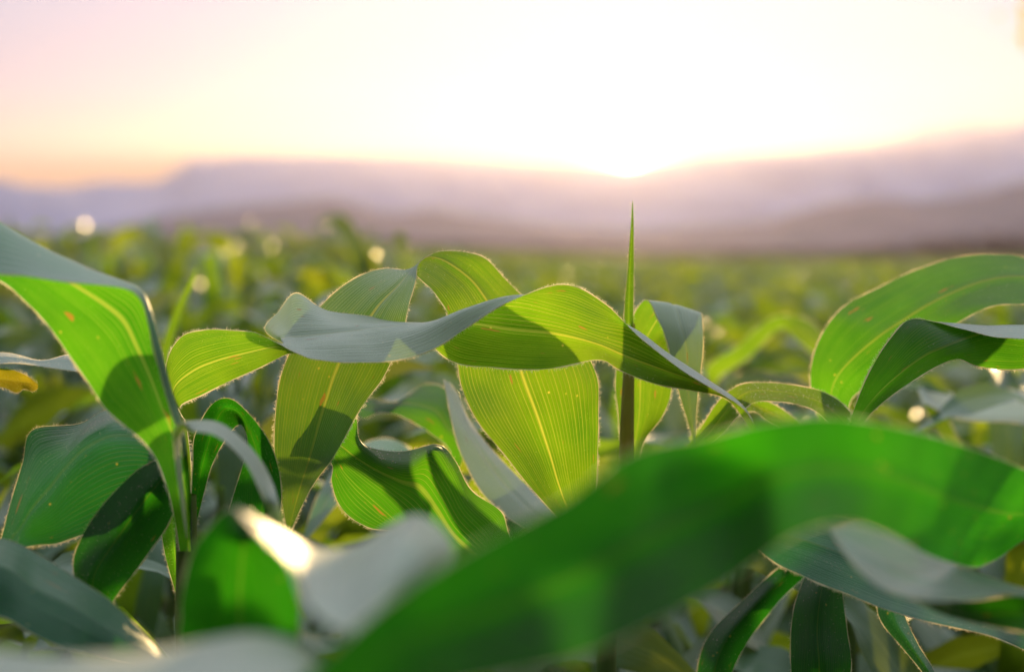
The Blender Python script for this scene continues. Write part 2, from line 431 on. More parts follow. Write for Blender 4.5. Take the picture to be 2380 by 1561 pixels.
# ================================================================== corn in the field
def field_leaf_grid(z0, az, length, wmax, a0, a1, twist, ruff, nu=13, nv=5, r=rnd):
    """one arching corn leaf as a grid in plant space"""
    t = np.linspace(0, 1, nu); ang = a0+(a1-a0)*t**1.35
    ds = length/(nu-1)
    rr = np.concatenate([[0.01], .01+np.cumsum(np.sin((ang[1:]+ang[:-1])/2)*ds)])
    zz = np.concatenate([[0], np.cumsum(np.cos((ang[1:]+ang[:-1])/2)*ds)])+z0
    w = wmax*np.clip(np.minimum(.55+t*2.2, 1)*(1-t**2.6), .015, 1)
    side = r.uniform(-.25, .25)*t*t*length
    ca, sa = math.cos(az), math.sin(az)
    cen = np.stack([rr*ca-side*sa, rr*sa+side*ca, zz], 1)
    tang = np.gradient(cen, axis=0); tang /= np.linalg.norm(tang, axis=1, keepdims=True)
    hor = np.array([-sa, ca, 0.0])[None, :].repeat(nu, 0)
    nn = np.cross(tang, hor); nn /= np.linalg.norm(nn, axis=1, keepdims=True)
    tw = twist*t**1.2
    cross_ = hor*np.cos(tw)[:, None]+nn*np.sin(tw)[:, None]
    nrm2 = np.cross(tang, cross_)
    v = np.linspace(-1, 1, nv); ph = r.random()*6
    G = cen[:, None, :]+cross_[:, None, :]*(w[:, None]*.5*v[None, :])[..., None]
    lift = (np.abs(v)[None, :]**2*.07*w[:, None]) + ruff*np.abs(v)[None, :]**2*np.sin(t[:, None]*17+ph+v[None, :]*1.3)*(w[:, None]/wmax)
    return G+nrm2[:, None, :]*lift[..., None]

def plant_parts(seed, nu=13, nv=5):
    r = random.Random(seed); leaves = []
    n = 9; a = r.random()*6.28
    for i in range(n):
        s = i/(n-1)
        z0 = .12+.52*s; a += math.pi+r.uniform(-.45, .45)
        ln = r.uniform(.40, .60)*(1-.25*abs(s-.55)); wm = r.uniform(.062, .086)*(1-.2*(s > .85))
        if i >= n-2: a0, a1, ln = R(r.uniform(10, 22)), R(r.uniform(95, 150)), .38
        else: a0, a1 = R(r.uniform(24, 38)), R(r.uniform(112, 160))
        leaves.append(field_leaf_grid(z0, a, ln, wm, a0, a1, r.uniform(-2.0, 2.0), r.uniform(.010, .022), nu, nv, r))
    zs = max(g[..., 2].max() for g in leaves)
    for g in leaves: g[..., 2] /= zs                                    # plant of height 1
    V, F = tube([(0, 0, 0), (0.004, 0, .3), (0, .004, .6), (0, 0, .72/zs*1.0)], [.014, .012, .010, .005], 6)
    return leaves, (V, F)

def merge(leaves, st):
    vs, fs, uvs, b = [], [], [], 0
    for g in leaves:
        nU, nV = g.shape[:2]; vs.append(g.reshape(-1, 3)); fs.append(grid_faces(nU, nV)+b); b += nU*nV
        uvs.append(np.stack([np.repeat(np.linspace(0, .6, nU), nV), np.tile(np.linspace(0, 1, nV), nU)], 1))
    vs.append(st[0]); fs.append(st[1]+b); uvs.append(np.full((len(st[0]), 2), .3))
    nl = sum(len(f) for f in fs[:-1])
    mi = np.concatenate([np.zeros(nl, int), np.ones(len(st[1]), int)])
    return np.concatenate(vs), np.concatenate(fs), np.concatenate(uvs), mi

protos_parts, protos_one, protos_low = [], [], []
for sd in range(7):
    lv, st = plant_parts(100+sd)
    pm = []
    for g in lv:
        nU, nV = g.shape[:2]
        uv = np.stack([np.repeat(np.linspace(0, .6, nU), nV), np.tile(np.linspace(0, 1, nV), nU)], 1)
        o = mesh_obj('leaf', g.reshape(-1, 3), grid_faces(nU, nV), M_field, None, uv); pm.append(o.data); bpy.data.objects.remove(o)
    o = mesh_obj('stalk', st[0], st[1], M_stalk); sm = o.data; bpy.data.objects.remove(o)
    protos_parts.append((pm, sm))
    V, F, U, mi_ = merge(lv, st)
    o = mesh_obj('corn_plant', V, F, [M_field, M_stalk], None, U, mi_); protos_one.append(o.data); bpy.data.objects.remove(o)
    lv2, st2 = plant_parts(100+sd, 7, 3)
    protos_low.append(merge(lv2, (tube([(0, 0, 0), (0, 0, .7)], [.013, .006], 3))))

def canopy(x, y):
    az = x/max(y, .1)
    left = min(max((-az)/.12, 0), 1)
    near = min(max((y-1.4)/1.6, .3), 1)*min(max((24-y)/12, 0), 1)
    return .91 + .25*left*near + .11*mnoise.noise(Vector((x*1.1, y*.7, 2)))

spots = []
row_dx = .62
for iy in range(int((62-1.75)/.20)):
    yb = 1.75+iy*.20
    for ix in range(-54, 55):
        x = ix*row_dx+.2+rnd.uniform(-.09, .09); y = yb+rnd.uniform(-.09, .09)
        if y < 1.9 and abs(x) < .35: continue
        if abs(x) > .36*y*1.12+.75: continue
        spots.append((y, x))
spots.sort(key=lambda s: math.hypot(*s)*(1+.25*abs(s[1])/s[0]))
print('field plants', len(spots))
side_w = lambda x, y: 'left' if x/y < -.12 else ('right' if x/y > .16 else 'middle')
NIND, NPART = 290, 64
for n_, (y, x) in enumerate(spots[:NIND]):
    k = rnd.randrange(7); h = canopy(x, y)*rnd.uniform(.88, 1.05); ry = rnd.random()*6.28
    w = side_w(x, y); sc_ = rnd.uniform(.95, 1.15)
    if n_ < NPART:
        o = empty('corn_plant', (x, y, float(ground_z(x, y)))); pm, sm = protos_parts[k]
        for me in pm:
            c = bpy.data.objects.new('leaf', me); COL.objects.link(c); c.parent = o
        c = bpy.data.objects.new('stalk', sm); COL.objects.link(c); c.parent = o
        zone = 'rows just behind the sharp front leaves'
    else:
        o = bpy.data.objects.new('corn_plant', protos_one[k]); COL.objects.link(o); o.location = (x, y, float(ground_z(x, y)))
        zone = 'rows farther back in the field'
    o.rotation_euler = (rnd.uniform(-.07, .07), rnd.uniform(-.07, .07), ry); o.scale = (sc_, sc_, h)
    colr = {'left': 'blurred blue-green', 'middle': 'blurred yellow-lit', 'right': 'blurred golden-green'}[w]
    tag(o, f'{colr} corn plant among {zone}, on the {w}' if w != 'middle' else f'{colr} corn plant among {zone}, below the sun',
        'corn plant', f'{w} corn plants in the {zone}')

extra = [(1.62, -.66, 1.0, 'left'), (1.74, -.36, 1.0, 'left'), (1.60, -.10, .93, 'middle'), (1.70, .12, .94, 'middle'), (1.75, .62, 1.0, 'right'), (1.55, .86, .98, 'right'),
         (1.66, .40, .98, 'right'), (1.86, .30, .98, 'right'),
         (1.42, -.92, .98, 'left'), (1.22, -.98, .9, 'left'), (1.34, -.74, .88, 'left'), (1.36, .42, .84, 'middle'), (1.28, -.22, .84, 'middle'), (1.30, -.56, .86, 'left'), (1.22, .66, .82, 'right')]
for q, (y, x, h, w) in enumerate(extra):
    o = empty('corn_plant', (x, y, 0)); pm, sm = protos_parts[q % 7]
    for me in pm:
        c = bpy.data.objects.new('leaf', me); COL.objects.link(c); c.parent = o
    c = bpy.data.objects.new('stalk', sm); COL.objects.link(c); c.parent = o
    o.rotation_euler = (0, 0, rnd.random()*6.28); o.scale = (.95, .95, h)
    tag(o, f'dark green corn plant low between the sharp front leaves, in the {w} of the picture' if w == 'middle' else f'dark green corn plant low between the sharp front leaves, at the {w}',
        'corn plant', f'low {w} corn plants among the sharp front leaves')

def field_rest():
    vs, fs, us, ms, b = [], [], [], [], 0
    for (y, x) in spots[NIND:]:
        V, F, U, mi_ = protos_low[rnd.randrange(7)]
        a = rnd.random()*6.28; h = canopy(x, y)*rnd.uniform(.84, 1.10); c, s = math.cos(a), math.sin(a)
        W = np.stack([V[:, 0]*c-V[:, 1]*s+x, V[:, 0]*s+V[:, 1]*c+y, V[:, 2]*h+float(ground_z(x, y))], 1)
        vs.append(W); fs.append(F+b); us.append(U); ms.append(mi_); b += len(V)
    o = mesh_obj('corn_field', np.concatenate(vs), np.concatenate(fs), [M_field, M_stalk], None, np.concatenate(us), np.concatenate(ms))
    tag(o, 'distant mass of corn running back to the foot of the hills', 'corn field', None, 'stuff')
field_rest()

def far_crop():
    ys = np.geomspace(60, 700, 130); W = []
    nx = 420
    V = np.empty((len(ys), nx, 3))
    for a, y in enumerate(ys):
        xs = np.linspace(-.55, .55, nx)*y
        for b, x in enumerate(xs):
            V[a, b] = (x, y, .86+.16*mnoise.noise(Vector((x*1.7/(1+y/200), y*.35, 4)))*2+float(ground_z(x, y)))
    V[0, :, 2] -= .7
    o = mesh_obj('far_corn_canopy', V.reshape(-1, 3), grid_faces(len(ys), nx), M_farcrop)
    tag(o, 'hazy top of the corn crop towards the hills', 'corn field', None, 'stuff')
far_crop()

def far_trees():
    """scrubby tree belt at the field's far end, a mass no one could count"""
    vs, fs, b = [], [], 0
    for i in range(900):
        az = rnd.uniform(-.42, .44); y = rnd.uniform(560, 760); x = az*y
        rx = az/K+1190
        amp = .3+1.0*max(0, min(1, (rx-1950)/350))+.35*math.exp(-((rx-200)/300)**2)
        h = (2.2+rnd.uniform(0, 4.5))*amp
        r = rnd.uniform(1.5, 4.0); gz = float(ground_z(x, y))
        h *= 1.5
        q = []
        for _ in range(26):
            u = rnd.uniform(0, 6.28); v = math.acos(rnd.uniform(-.2, 1)); rr = rnd.uniform(.55, 1.0)
            c = Vector((x+r*rr*math.sin(v)*math.cos(u), y+r*rr*math.sin(v)*math.sin(u), gz+h*(.35+.65*rr*math.cos(v))))
            s = rnd.uniform(.4, .9); d1 = Vector((rnd.gauss(0, 1), rnd.gauss(0, 1), rnd.gauss(0, 1))).normalized()*s
            d2 = d1.cross(Vector((rnd.gauss(0, 1), rnd.gauss(0, 1), rnd.gauss(0, 1)))).normalized()*s
            q += [c-d1-d2, c+d1-d2, c+d1+d2, c-d1+d2]
        vs += [p[:] for p in q]
    nf = len(vs)//4
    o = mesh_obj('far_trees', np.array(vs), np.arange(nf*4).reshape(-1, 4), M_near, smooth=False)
    tag(o, 'dim belt of far scrub and trees at the end of the field', 'trees', None, 'stuff')
far_trees()

def edge_tree():
    """tree at the right of the field whose outer twigs just enter the picture"""
    base = P(2990, 560, 9.0); b = Vector((base.x, base.y, 0))
    t = empty('tree', b); tag(t, 'backlit golden-brown tree at the top right edge of the picture', 'tree')
    V, F = tube([b, b+Vector((.05, 0, 1.4)), b+Vector((-.1, .1, 2.6)), b+Vector((0, 0, 4.2))], [.16, .12, .09, .03], 10)
    mesh_obj('trunk', V, F, M_wood, t)
    vs = []; lim = P(2383, 60, 9.0)
    bv, bf, nb = [], [], 0
    for i in range(16):
        a = rnd.uniform(0, 6.28); z0 = rnd.uniform(1.6, 3.4)
        L_ = rnd.uniform(.9, 1.5)
        e = b+Vector((math.cos(a)*L_, math.sin(a)*L_, z0+rnd.uniform(.3, .9)))
        s = b+Vector((0, 0, z0)); V, F = tube([s, s.lerp(e, .5)+Vector((0, 0, .12)), e], [.04, .025, .008], 5)
        bv.append(V); bf.append(F+nb); nb += len(V)
    mesh_obj('limbs', np.concatenate(bv), np.concatenate(bf), M_wood, t)
    cz = 3.0
    def put(c, s):
        d1 = Vector((rnd.gauss(0, 1), rnd.gauss(0, 1), rnd.gauss(0, 1))).normalized()*s
        d2 = d1.cross(Vector((rnd.gauss(0, 1), rnd.gauss(0, 1), rnd.gauss(0, 1)))).normalized()*s*.45
        vs.extend([(c-d1)[:], (c+d2)[:], (c+d1)[:], (c-d2)[:]])
    rmax = (b.x-lim.x)
    for i in range(9000):
        u = rnd.uniform(0, 6.28); w = rnd.uniform(-1, 1); rr = rnd.uniform(.3, 1)**.5
        ll = math.sqrt(1-w*w)
        cl = 1-.13*(1+mnoise.noise(Vector((math.cos(u)*2.5, math.sin(u)*2.5, w*4))))
        c = b+Vector((rmax*rr*ll*math.cos(u)*cl, rmax*rr*ll*math.sin(u)*cl, cz+1.25*rr*w))
        if mnoise.noise(c*2.2) > -.12: put(c, rnd.uniform(.03, .06))
    for i in range(5): put(P(2321+rnd.uniform(-5, 5), 37+rnd.uniform(-5, 5), 8.2), .02)
    for i in range(120): put(P(2379+rnd.uniform(-11, 40)*rnd.random(), rnd.uniform(-160, 112), rnd.uniform(8.2, 9.4)), .03)
    nf = len(vs)//4
    mesh_obj('crown', np.array(vs), np.arange(nf*4).reshape(-1, 4), M_tleaf, t, smooth=False)
edge_tree()

# ================================================================== the near plants, leaf by leaf
# ---- plant under the sun: the tall arch, the wavy leaf, the upright spike
pc = corn(under(1400, 1400, 1.30), 'sharp corn plant below the sun with an arching twisted leaf and an upright spike')
stalk(pc, P(1412, 1190, 1.30), 0, .012)
leaf(pc, [
    [(1395, 1330, 4), (1400, 1330, 4), (1408, 1330, 4)],
    [(1345, 1245, 3), (1368, 1245, 3.5), (1395, 1240, 3)],
    [(1290, 1195, 2.5), (1325, 1190, 3.5), (1380, 1180, 2.5)],
    [(1240, 1138, 2), (1300, 1130, 3.5), (1386, 1120, 2)],
    [(1180, 1065, 2), (1278, 1055, 4), (1388, 1045, 2)],
    [(1112, 982, 2), (1250, 970, 4.2), (1391, 960, 2)],
    [(1076, 905, 3), (1220, 890, 5), (1388, 880, 3)],
    [(1062, 830, 4), (1195, 815, 6), (1352, 805, 5)],
    [(1052, 775, 5), (1165, 755, 7), (1290, 740, 7)],
    [(1040, 728, 5), (1130, 700, 8), (1228, 700, 9)],
    [(1026, 700, 4), (1096, 655, 8), (1176, 650, 9.5)],
    [(1006, 675, 3), (1055, 622, 7), (1126, 598, 9)],
    [(985, 657, 2.5), (1018, 602, 6), (1066, 583, 8)],
    [(968, 642, 2.5), (988, 600, 4.5), (1010, 588, 6)],
    [(940, 628, 4), (960, 622, 3), (973, 612, 3)],
    [(888, 626, 5), (925, 660, 1.5), (965, 655, .5)],
    [(830, 644, 5), (880, 705, 1.5), (950, 715, -1)],
    [(765, 690, 5), (842, 760, 2), (938, 770, -1)],
    [(705, 760, 4), (802, 815, 2), (915, 825, -1)],
    [(668, 835, 3), (778, 865, 2), (888, 880, -.5)],
    [(650, 890, 2), (760, 920, 1.8), (852, 930, 0)],
    [(641, 960, 1.5), (742, 980, 1.6), (818, 985, .2)],
    [(638, 1040, 1), (720, 1060, 1.2), (775, 1060, .2)],
    [(645, 1120, .5), (698, 1130, .8), (728, 1125, 0)],
    [(660, 1190, 0), (680, 1195, .2), (695, 1190, 0)],
    [(668, 1238, 0), (670, 1240, 0), (673, 1238, 0)],
], 1.19, mat=M_leaf_y, nu=7, nv=29)
# wavy leaf with its margin curled over
leaf(pc, [
    [(700, 1035, 5), (712, 1005, 5), (735, 975, 5), (760, 930, 5)],
    [(768, 1074, 1), (778, 1045, 1), (802, 1008, 1.5), (824, 968, 1.8)],
    [(771, 1118, 0), (812, 1078, .3), (846, 1042, 1), (836, 1018, 2.4)],
    [(786, 1166, -.4), (858, 1112, -.2), (900, 1071, .6), (868, 1042, 3.2)],
    [(816, 1202, -.8), (905, 1146, -.5), (956, 1077, .2), (935, 1050, 3.6)],
    [(862, 1226, -1.4), (948, 1184, -1), (1008, 1052, 0), (1016, 1034, 2.4)],
    [(910, 1232, -1.8), (988, 1226, -1.3), (1046, 1105, -.2), (1058, 1070, 1)],
    [(958, 1262, -2), (1026, 1270, -1.6), (1082, 1175, -.4), (1098, 1140, .6)],
    [(1010, 1310, -1.6), (1070, 1310, -1.2), (1135, 1230, -.2), (1165, 1190, .6)],
    [(1100, 1350, -1), (1140, 1350, -.6), (1180, 1300, 0), (1192, 1262, .6)],
    [(1260, 1392, 3), (1270, 1392, 3), (1280, 1380, 3.5), (1290, 1375, 4)],
    [(1396, 1398, 9), (1400, 1398, 9), (1404, 1396, 9), (1408, 1396, 9)],
], 1.19, vk=[0, .35, .72, 1], nu=9, nv=33, flip=True)
# spike: the rolled young leaf standing straight up
def spike():
    leaf(pc, [
        [(1452, 1250, 0), (1459, 1250, 1), (1466, 1250, 0)],
        [(1449, 1100, 0), (1458, 1100, 1), (1468, 1100, 0)],
        [(1447, 960, 0), (1457, 960, 1), (1469, 960, 0)],
        [(1448, 840, 0), (1459, 840, 1), (1471, 840, 0)],
        [(1450, 740, 0), (1461, 740, .8), (1472, 740, 0)],
        [(1456, 660, 0), (1463, 660, .6), (1473, 660, 0)],
        [(1461, 590, 0), (1466, 590, .4), (1473, 590, 0)],
        [(1465.5, 530, 0), (1468, 530, .2), (1473, 530, 0)],
        [(1468.5, 480, 0), (1470, 480, 0), (1471.5, 480, 0)],
        [(1470, 466, 0), (1470.4, 466, 0), (1470.8, 466, 0)],
    ], 1.27, mat=M_leaf_y, nu=6, nv=11, name='rolled_leaf', hairs=.4)
    # brown sheath wrapped round its foot
    pts = [P(1457, 1290, 1.268), P(1456, 1150, 1.266), P(1457, 1000, 1.265), P(1460, 900, 1.266), P(1464, 820, 1.267), P(1474, 752, 1.268)]
    V, F = tube(pts, [.0085, .0070, .0064, .0054, .0042, .0008], 12)
    mesh_obj('sheath', V, F, M_sheath, pc)
spike()
leaf(pc, [
    [(1448, 1140, 1), (1462, 1145, 1.5), (1478, 1140, 1)],
    [(1449, 1060, 0), (1470, 1060, 1.5), (1496, 1030, 0)],
    [(1437, 970, -.4), (1485, 965, 1.5), (1540, 965, 0)],
    [(1430, 885, -.4), (1488, 880, 1.6), (1562, 900, 0)],
    [(1442, 810, 0), (1492, 810, 2), (1560, 825, .6)],
    [(1464, 757, .3), (1512, 765, 2), (1580, 782, 2.4)],
    [(1482, 714, .2), (1540, 724, 1.2), (1612, 745, 1.8)],
    [(1507, 697, -.8), (1566, 706, -.2), (1629, 727, .2)],
    [(1530, 742, -2.3), (1582, 750, -2.1), (1634, 768, -1.7)],
    [(1550, 792, -3), (1594, 800, -3), (1633, 815, -2.5)],
    [(1566, 862, -3.3), (1598, 866, -3.4), (1627, 870, -3)],
    [(1584, 930, -3.4), (1602, 934, -3.5), (1620, 935, -3.2)],
    [(1602, 988, -3.2), (1610, 990, -3.3), (1617, 990, -3)],
    [(1615, 1038, -3), (1616, 1038, -3), (1617, 1038, -3)],
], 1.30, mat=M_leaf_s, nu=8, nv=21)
# pale leaf behind, left of the broad upright blade
leaf(pc, [
    [(1030, 880, 6), (1038, 885, 7), (1046, 890, 8)],
    [(1040, 925, 4), (1058, 930, 6), (1062, 915, 8)],
    [(1052, 985, 2), (1085, 990, 4.5), (1092, 975, 7)],
    [(1070, 1050, 1), (1122, 1050, 3.5), (1150, 1052, 6)],
    [(1105, 1120, 0), (1165, 1110, 3), (1205, 1110, 5)],
    [(1160, 1185, 0), (1220, 1170, 2), (1262, 1165, 4)],
    [(1240, 1240, 0), (1280, 1225, 1), (1310, 1215, 2)],
    [(1385, 1330, 0), (1395, 1330, 0), (1405, 1330, 0)],
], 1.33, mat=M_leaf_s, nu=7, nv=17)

# ---- plant at left: near blurred folded leaf, long twisting leaf, drooping leaves
pl = corn(under(432, 1420, 1.13), 'large corn plant at left with a bent leaf and one long leaf twisting across')
stalk(pl, P(432, 1150, 1.13), 0, .012)
leaf(pl, [   # the folded, slightly blurred leaf entering from the left edge
    [(-300, 640, -5), (-300, 380, 0), (-300, 480, 1), (-280, 560, 2)],
    [(-90, 632, -5), (-90, 470, 0), (-100, 560, 1), (-90, 620, 2)],
    [(0, 637, -5), (8, 521, 0), (0, 600, 1), (0, 652, 2)],
    [(100, 648, -4.6), (110, 577, 0), (80, 640, 1), (60, 702, 2)],
    [(200, 657, -3.8), (208, 624, 0), (165, 698, 1), (118, 762, 1.6)],
    [(286, 668, -2.4), (284, 658, 0), (224, 745, 1), (165, 828, 1.6)],
    [(322, 692, -1.4), (328, 684, 0), (264, 790, .9), (208, 892, 1.4)],
    [(342, 748, -.8), (355, 742, 0), (294, 845, .8), (245, 948, 1)],
    [(364, 830, -.5), (377, 826, 0), (330, 905, .8), (290, 988, .8)],
    [(388, 920, 0), (400, 917, .6), (362, 970, 1.4), (330, 1020, 1.4)],
    [(414, 1003, 1), (427, 1000, 2), (392, 1036, 2.4), (362, 1062, 2.4)],
    [(430, 1080, 5), (438, 1080, 5), (410, 1100, 5), (386, 1120, 5)],
    [(440, 1170, 8), (444, 1170, 8), (426, 1180, 8), (404, 1190, 8)],
    [(444, 1280, 10), (446, 1280, 10), (432, 1280, 10), (418, 1280, 10)],
], 1.01, vk=[0, .3, .62, 1], mat=M_leaf, nu=8, nv=33, hairs=.7, edge=.0018)
leaf(pl, [   # the long leaf twisting across the middle
    [(428, 1200, 3), (430, 1200, 3), (432, 1200, 3), (438, 1200, 4)],
    [(408, 1080, 3), (414, 1080, 3), (424, 1085, 3), (444, 1090, 4)],
    [(392, 950, 1), (400, 955, 1.4), (412, 970, 2), (432, 990, 3)],
    [(387, 850, .5), (392, 872, 1.2), (402, 905, 2), (418, 945, 3)],
    [(420, 784, 0), (430, 815, 1), (446, 862, 2), (468, 918, 3)],
    [(476, 766, 0), (486, 792, 1), (506, 836, 2), (536, 884, 3)],
    [(540, 767, -.6), (554, 783, .6), (580, 816, 2.4), (604, 852, 4.5)],
    [(590, 774, -1.8), (610, 783, .4), (640, 802, 2.8), (664, 824, 5.4)],
    [(636, 795, -3), (648, 797, -.8), (666, 804, 2.4), (688, 816, 6.2)],
    [(676, 814, -3.6), (664, 798, -1.8), (648, 786, 1), (618, 768, 6.6)],
    [(704, 825, -3.9), (686, 799, -1.9), (672, 779, .4), (650, 724, 5.4)],
    [(730, 833, -4), (708, 800, -2), (698, 778, 0), (690, 682, 4)],
    [(810, 841, -4.5), (795, 795, -2.2), (790, 768, 0), (762, 720, 4.4)],
    [(900, 841, -4.5), (888, 788, -2.4), (884, 757, -.4), (862, 736, 4.6)],
    [(995, 815, -3.6), (980, 762, -2), (984, 748, .2), (962, 765, 4)],
    [(1092, 757, -2.4), (1084, 716, -1.2), (1096, 750, 1.0), (1050, 838, 1.8)],
    [(1195, 696, -1.4), (1190, 690, -.4), (1186, 765, .8), (1150, 853, .8)],
    [(1308, 662, .8), (1300, 712, .6), (1290, 776, .6), (1268, 857, .2)],
    [(1398, 700, 2), (1394, 745, 1.4), (1386, 800, .6), (1388, 836, 0)],
    [(1484, 782, .4), (1474, 766, 2), (1460, 832, .6), (1440, 858, -.4)],
    [(1568, 846, -1), (1556, 822, 1), (1544, 862, .4), (1525, 892, -.6)],
    [(1650, 900, -1.6), (1640, 878, .4), (1628, 892, 0), (1610, 908, -1)],
    [(1722, 945, -1), (1715, 930, 0), (1708, 932, -.2), (1690, 928, -.8)],
    [(1752, 985, 0), (1750, 975, 0), (1744, 980, 0), (1736, 985, 0)],
    [(1775, 1040, 0), (1773, 1040, 0), (1771, 1040, 0), (1769, 1040, 0)],
], 1.16, mat=M_leaf_s, nu=8, nv=41)
leaf(pl, [   # broad blue-green drooping leaf
    [(446, 1180, 2), (436, 1190, 1), (426, 1220, 0)],
    [(420, 1040, 3), (405, 1075, 1), (385, 1120, 0)],
    [(350, 975, 5), (345, 1020, 1), (335, 1175, 0)],
    [(290, 954, 6), (262, 1010, 0), (290, 1205, -1)],
    [(240, 957, 6), (196, 1040, -.6), (240, 1225, -1.6)],
    [(180, 984, 5), (150, 1085, -1), (182, 1245, -2)],
    [(75, 998, 4), (115, 1130, -1.6), (130, 1262, -2.4)],
    [(52, 1075, 1.5), (72, 1180, -2), (88, 1265, -2.6)],
    [(28, 1160, 0), (45, 1225, -2), (56, 1272, -2.8)],
    [(8, 1235, -1), (20, 1262, -2), (28, 1290, -3)],
    [(-10, 1300, -2), (-6, 1305, -2), (-2, 1310, -3)],
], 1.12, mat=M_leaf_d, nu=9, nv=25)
leaf(pl, [   # dark leaf hanging below it
    [(424, 1180, 1), (430, 1160, 1), (440, 1150, 1)],
    [(388, 1075, 1), (410, 1080, 0), (432, 1085, 1)],
    [(330, 1085, 1), (370, 1120, -1), (420, 1150, 1)],
    [(262, 1150, 0), (315, 1190, -2), (385, 1225, 0)],
    [(205, 1220, -1), (265, 1260, -3), (350, 1275, -1)],
    [(172, 1290, -2), (225, 1320, -4), (315, 1325, -2)],
    [(175, 1350, -3), (215, 1360, -4.4), (285, 1365, -3)],
    [(195, 1400, -3.4), (225, 1400, -4.2), (262, 1398, -3.6)],
    [(225, 1450, -3.6), (232, 1450, -3.8), (240, 1448, -3.6)],
], 1.10, mat=M_leaf_d, nu=9, nv=21, flip=True)
leaf(pl, [   # rounded arch leaf between the stalk and the twisted blade
    [(440, 1230, 3), (446, 1230, 3), (452, 1230, 3)],
    [(448, 1090, 3), (468, 1090, 5), (492, 1085, 4)],
    [(455, 1010, 3), (500, 985, 6), (530, 1010, 4)],
    [(490, 940, 4), (528, 948, 7), (560, 985, 4)],
    [(535, 925, 4), (560, 960, 6), (575, 1025, 3)],
    [(585, 968, 3), (585, 1010, 4), (560, 1090, 2)],
    [(628, 1035, 2), (605, 1080, 3), (540, 1160, 1)],
    [(652, 1110, 1), (615, 1150, 2), (520, 1230, 0)],
    [(652, 1185, 0), (600, 1220, 1), (510, 1300, -1)],
    [(630, 1260, -1), (590, 1290, 0), (530, 1350, -1)],
    [(590, 1350, -1), (575, 1360, -1), (555, 1380, -1)],
], 1.13, mat=M_leaf_d, nu=8, nv=21)
leaf(pl, [   # narrow pale ribbon in front
    [(432, 1250, 8), (434, 1250, 8), (436, 1250, 8)],
    [(405, 1050, 4), (412, 1050, 5), (420, 1050, 6)],
    [(408, 990, 0), (420, 995, 2), (428, 1000, 4)],
    [(450, 978, 3), (452, 990, 1), (455, 1004, -1)],
    [(505, 980, 3), (502, 995, 1), (500, 1012, -1)],
    [(555, 1010, 3), (548, 1024, 1), (540, 1040, -1)],
    [(600, 1060, 3), (588, 1070, 1), (576, 1082, -1)],
    [(632, 1120, 3), (618, 1128, 1), (604, 1138, -1)],
    [(652, 1185, -1), (640, 1190, 0), (626, 1196, 1)],
    [(662, 1250, -1), (652, 1252, 0), (640, 1256, 1)],
    [(662, 1330, -1), (656, 1330, 0), (650, 1330, 0)],
], .93, mat=M_leaf_s, nu=7, nv=11, hairs=0, edge=.001, flip=True)
leaf(pl, [   # short upright blade beside the stalk
    [(425, 1430, 0), (430, 1430, 0), (434, 1430, 0)],
    [(400, 1350, 0), (416, 1350, .6), (432, 1345, 0)],
    [(382, 1280, 0), (405, 1275, .8), (430, 1265, 0)],
    [(376, 1225, 0), (400, 1220, .8), (424, 1210, 0)],
    [(388, 1185, .4), (404, 1180, 1), (418, 1175, .6)],
    [(410, 1155, 1), (411, 1155, 1), (412, 1155, 1)],
], 1.16, nu=8, nv=15)

# ---- plant at right
pr = corn(under(1940, 1300, 1.36), 'corn plant at right with two broad leaves arching out of the picture')
stalk(pr, P(1942, 1060, 1.36), 0, .013)
leaf(pr, [
    [(1938, 1180, 2), (1946, 1180, 2), (1954, 1180, 2)],
    [(1912, 1010, 1), (1940, 1010, 1), (1966, 1005, 1)],
    [(1890, 930, 0), (1930, 930, 0), (1978, 930, 1)],
    [(1884, 866, 0), (1942, 880, 0), (2020, 895, 1)],
    [(1900, 800, 1), (1980, 835, .4), (2075, 850, 0)],
    [(1935, 740, 2), (2040, 785, 1), (2130, 805, 0)],
    [(1975, 704, 4), (2090, 752, 1.8), (2185, 772, 0)],
    [(2050, 666, 5.5), (2155, 712, 2.4), (2245, 740, -1)],
    [(2132, 625, 7), (2220, 680, 3), (2300, 713, -2)],
    [(2220, 599, 8), (2290, 655, 3), (2360, 705, -3)],
    [(2310, 592, 8), (2365, 645, 2.5), (2425, 710, -4)],
    [(2410, 610, 8), (2440, 660, 2), (2490, 735, -5)],
    [(2560, 720, 6), (2560, 760, 2), (2560, 830, -3)],
], 1.36, mat=M_leaf, nu=8, nv=25, hairs=.8, edge=.0016)
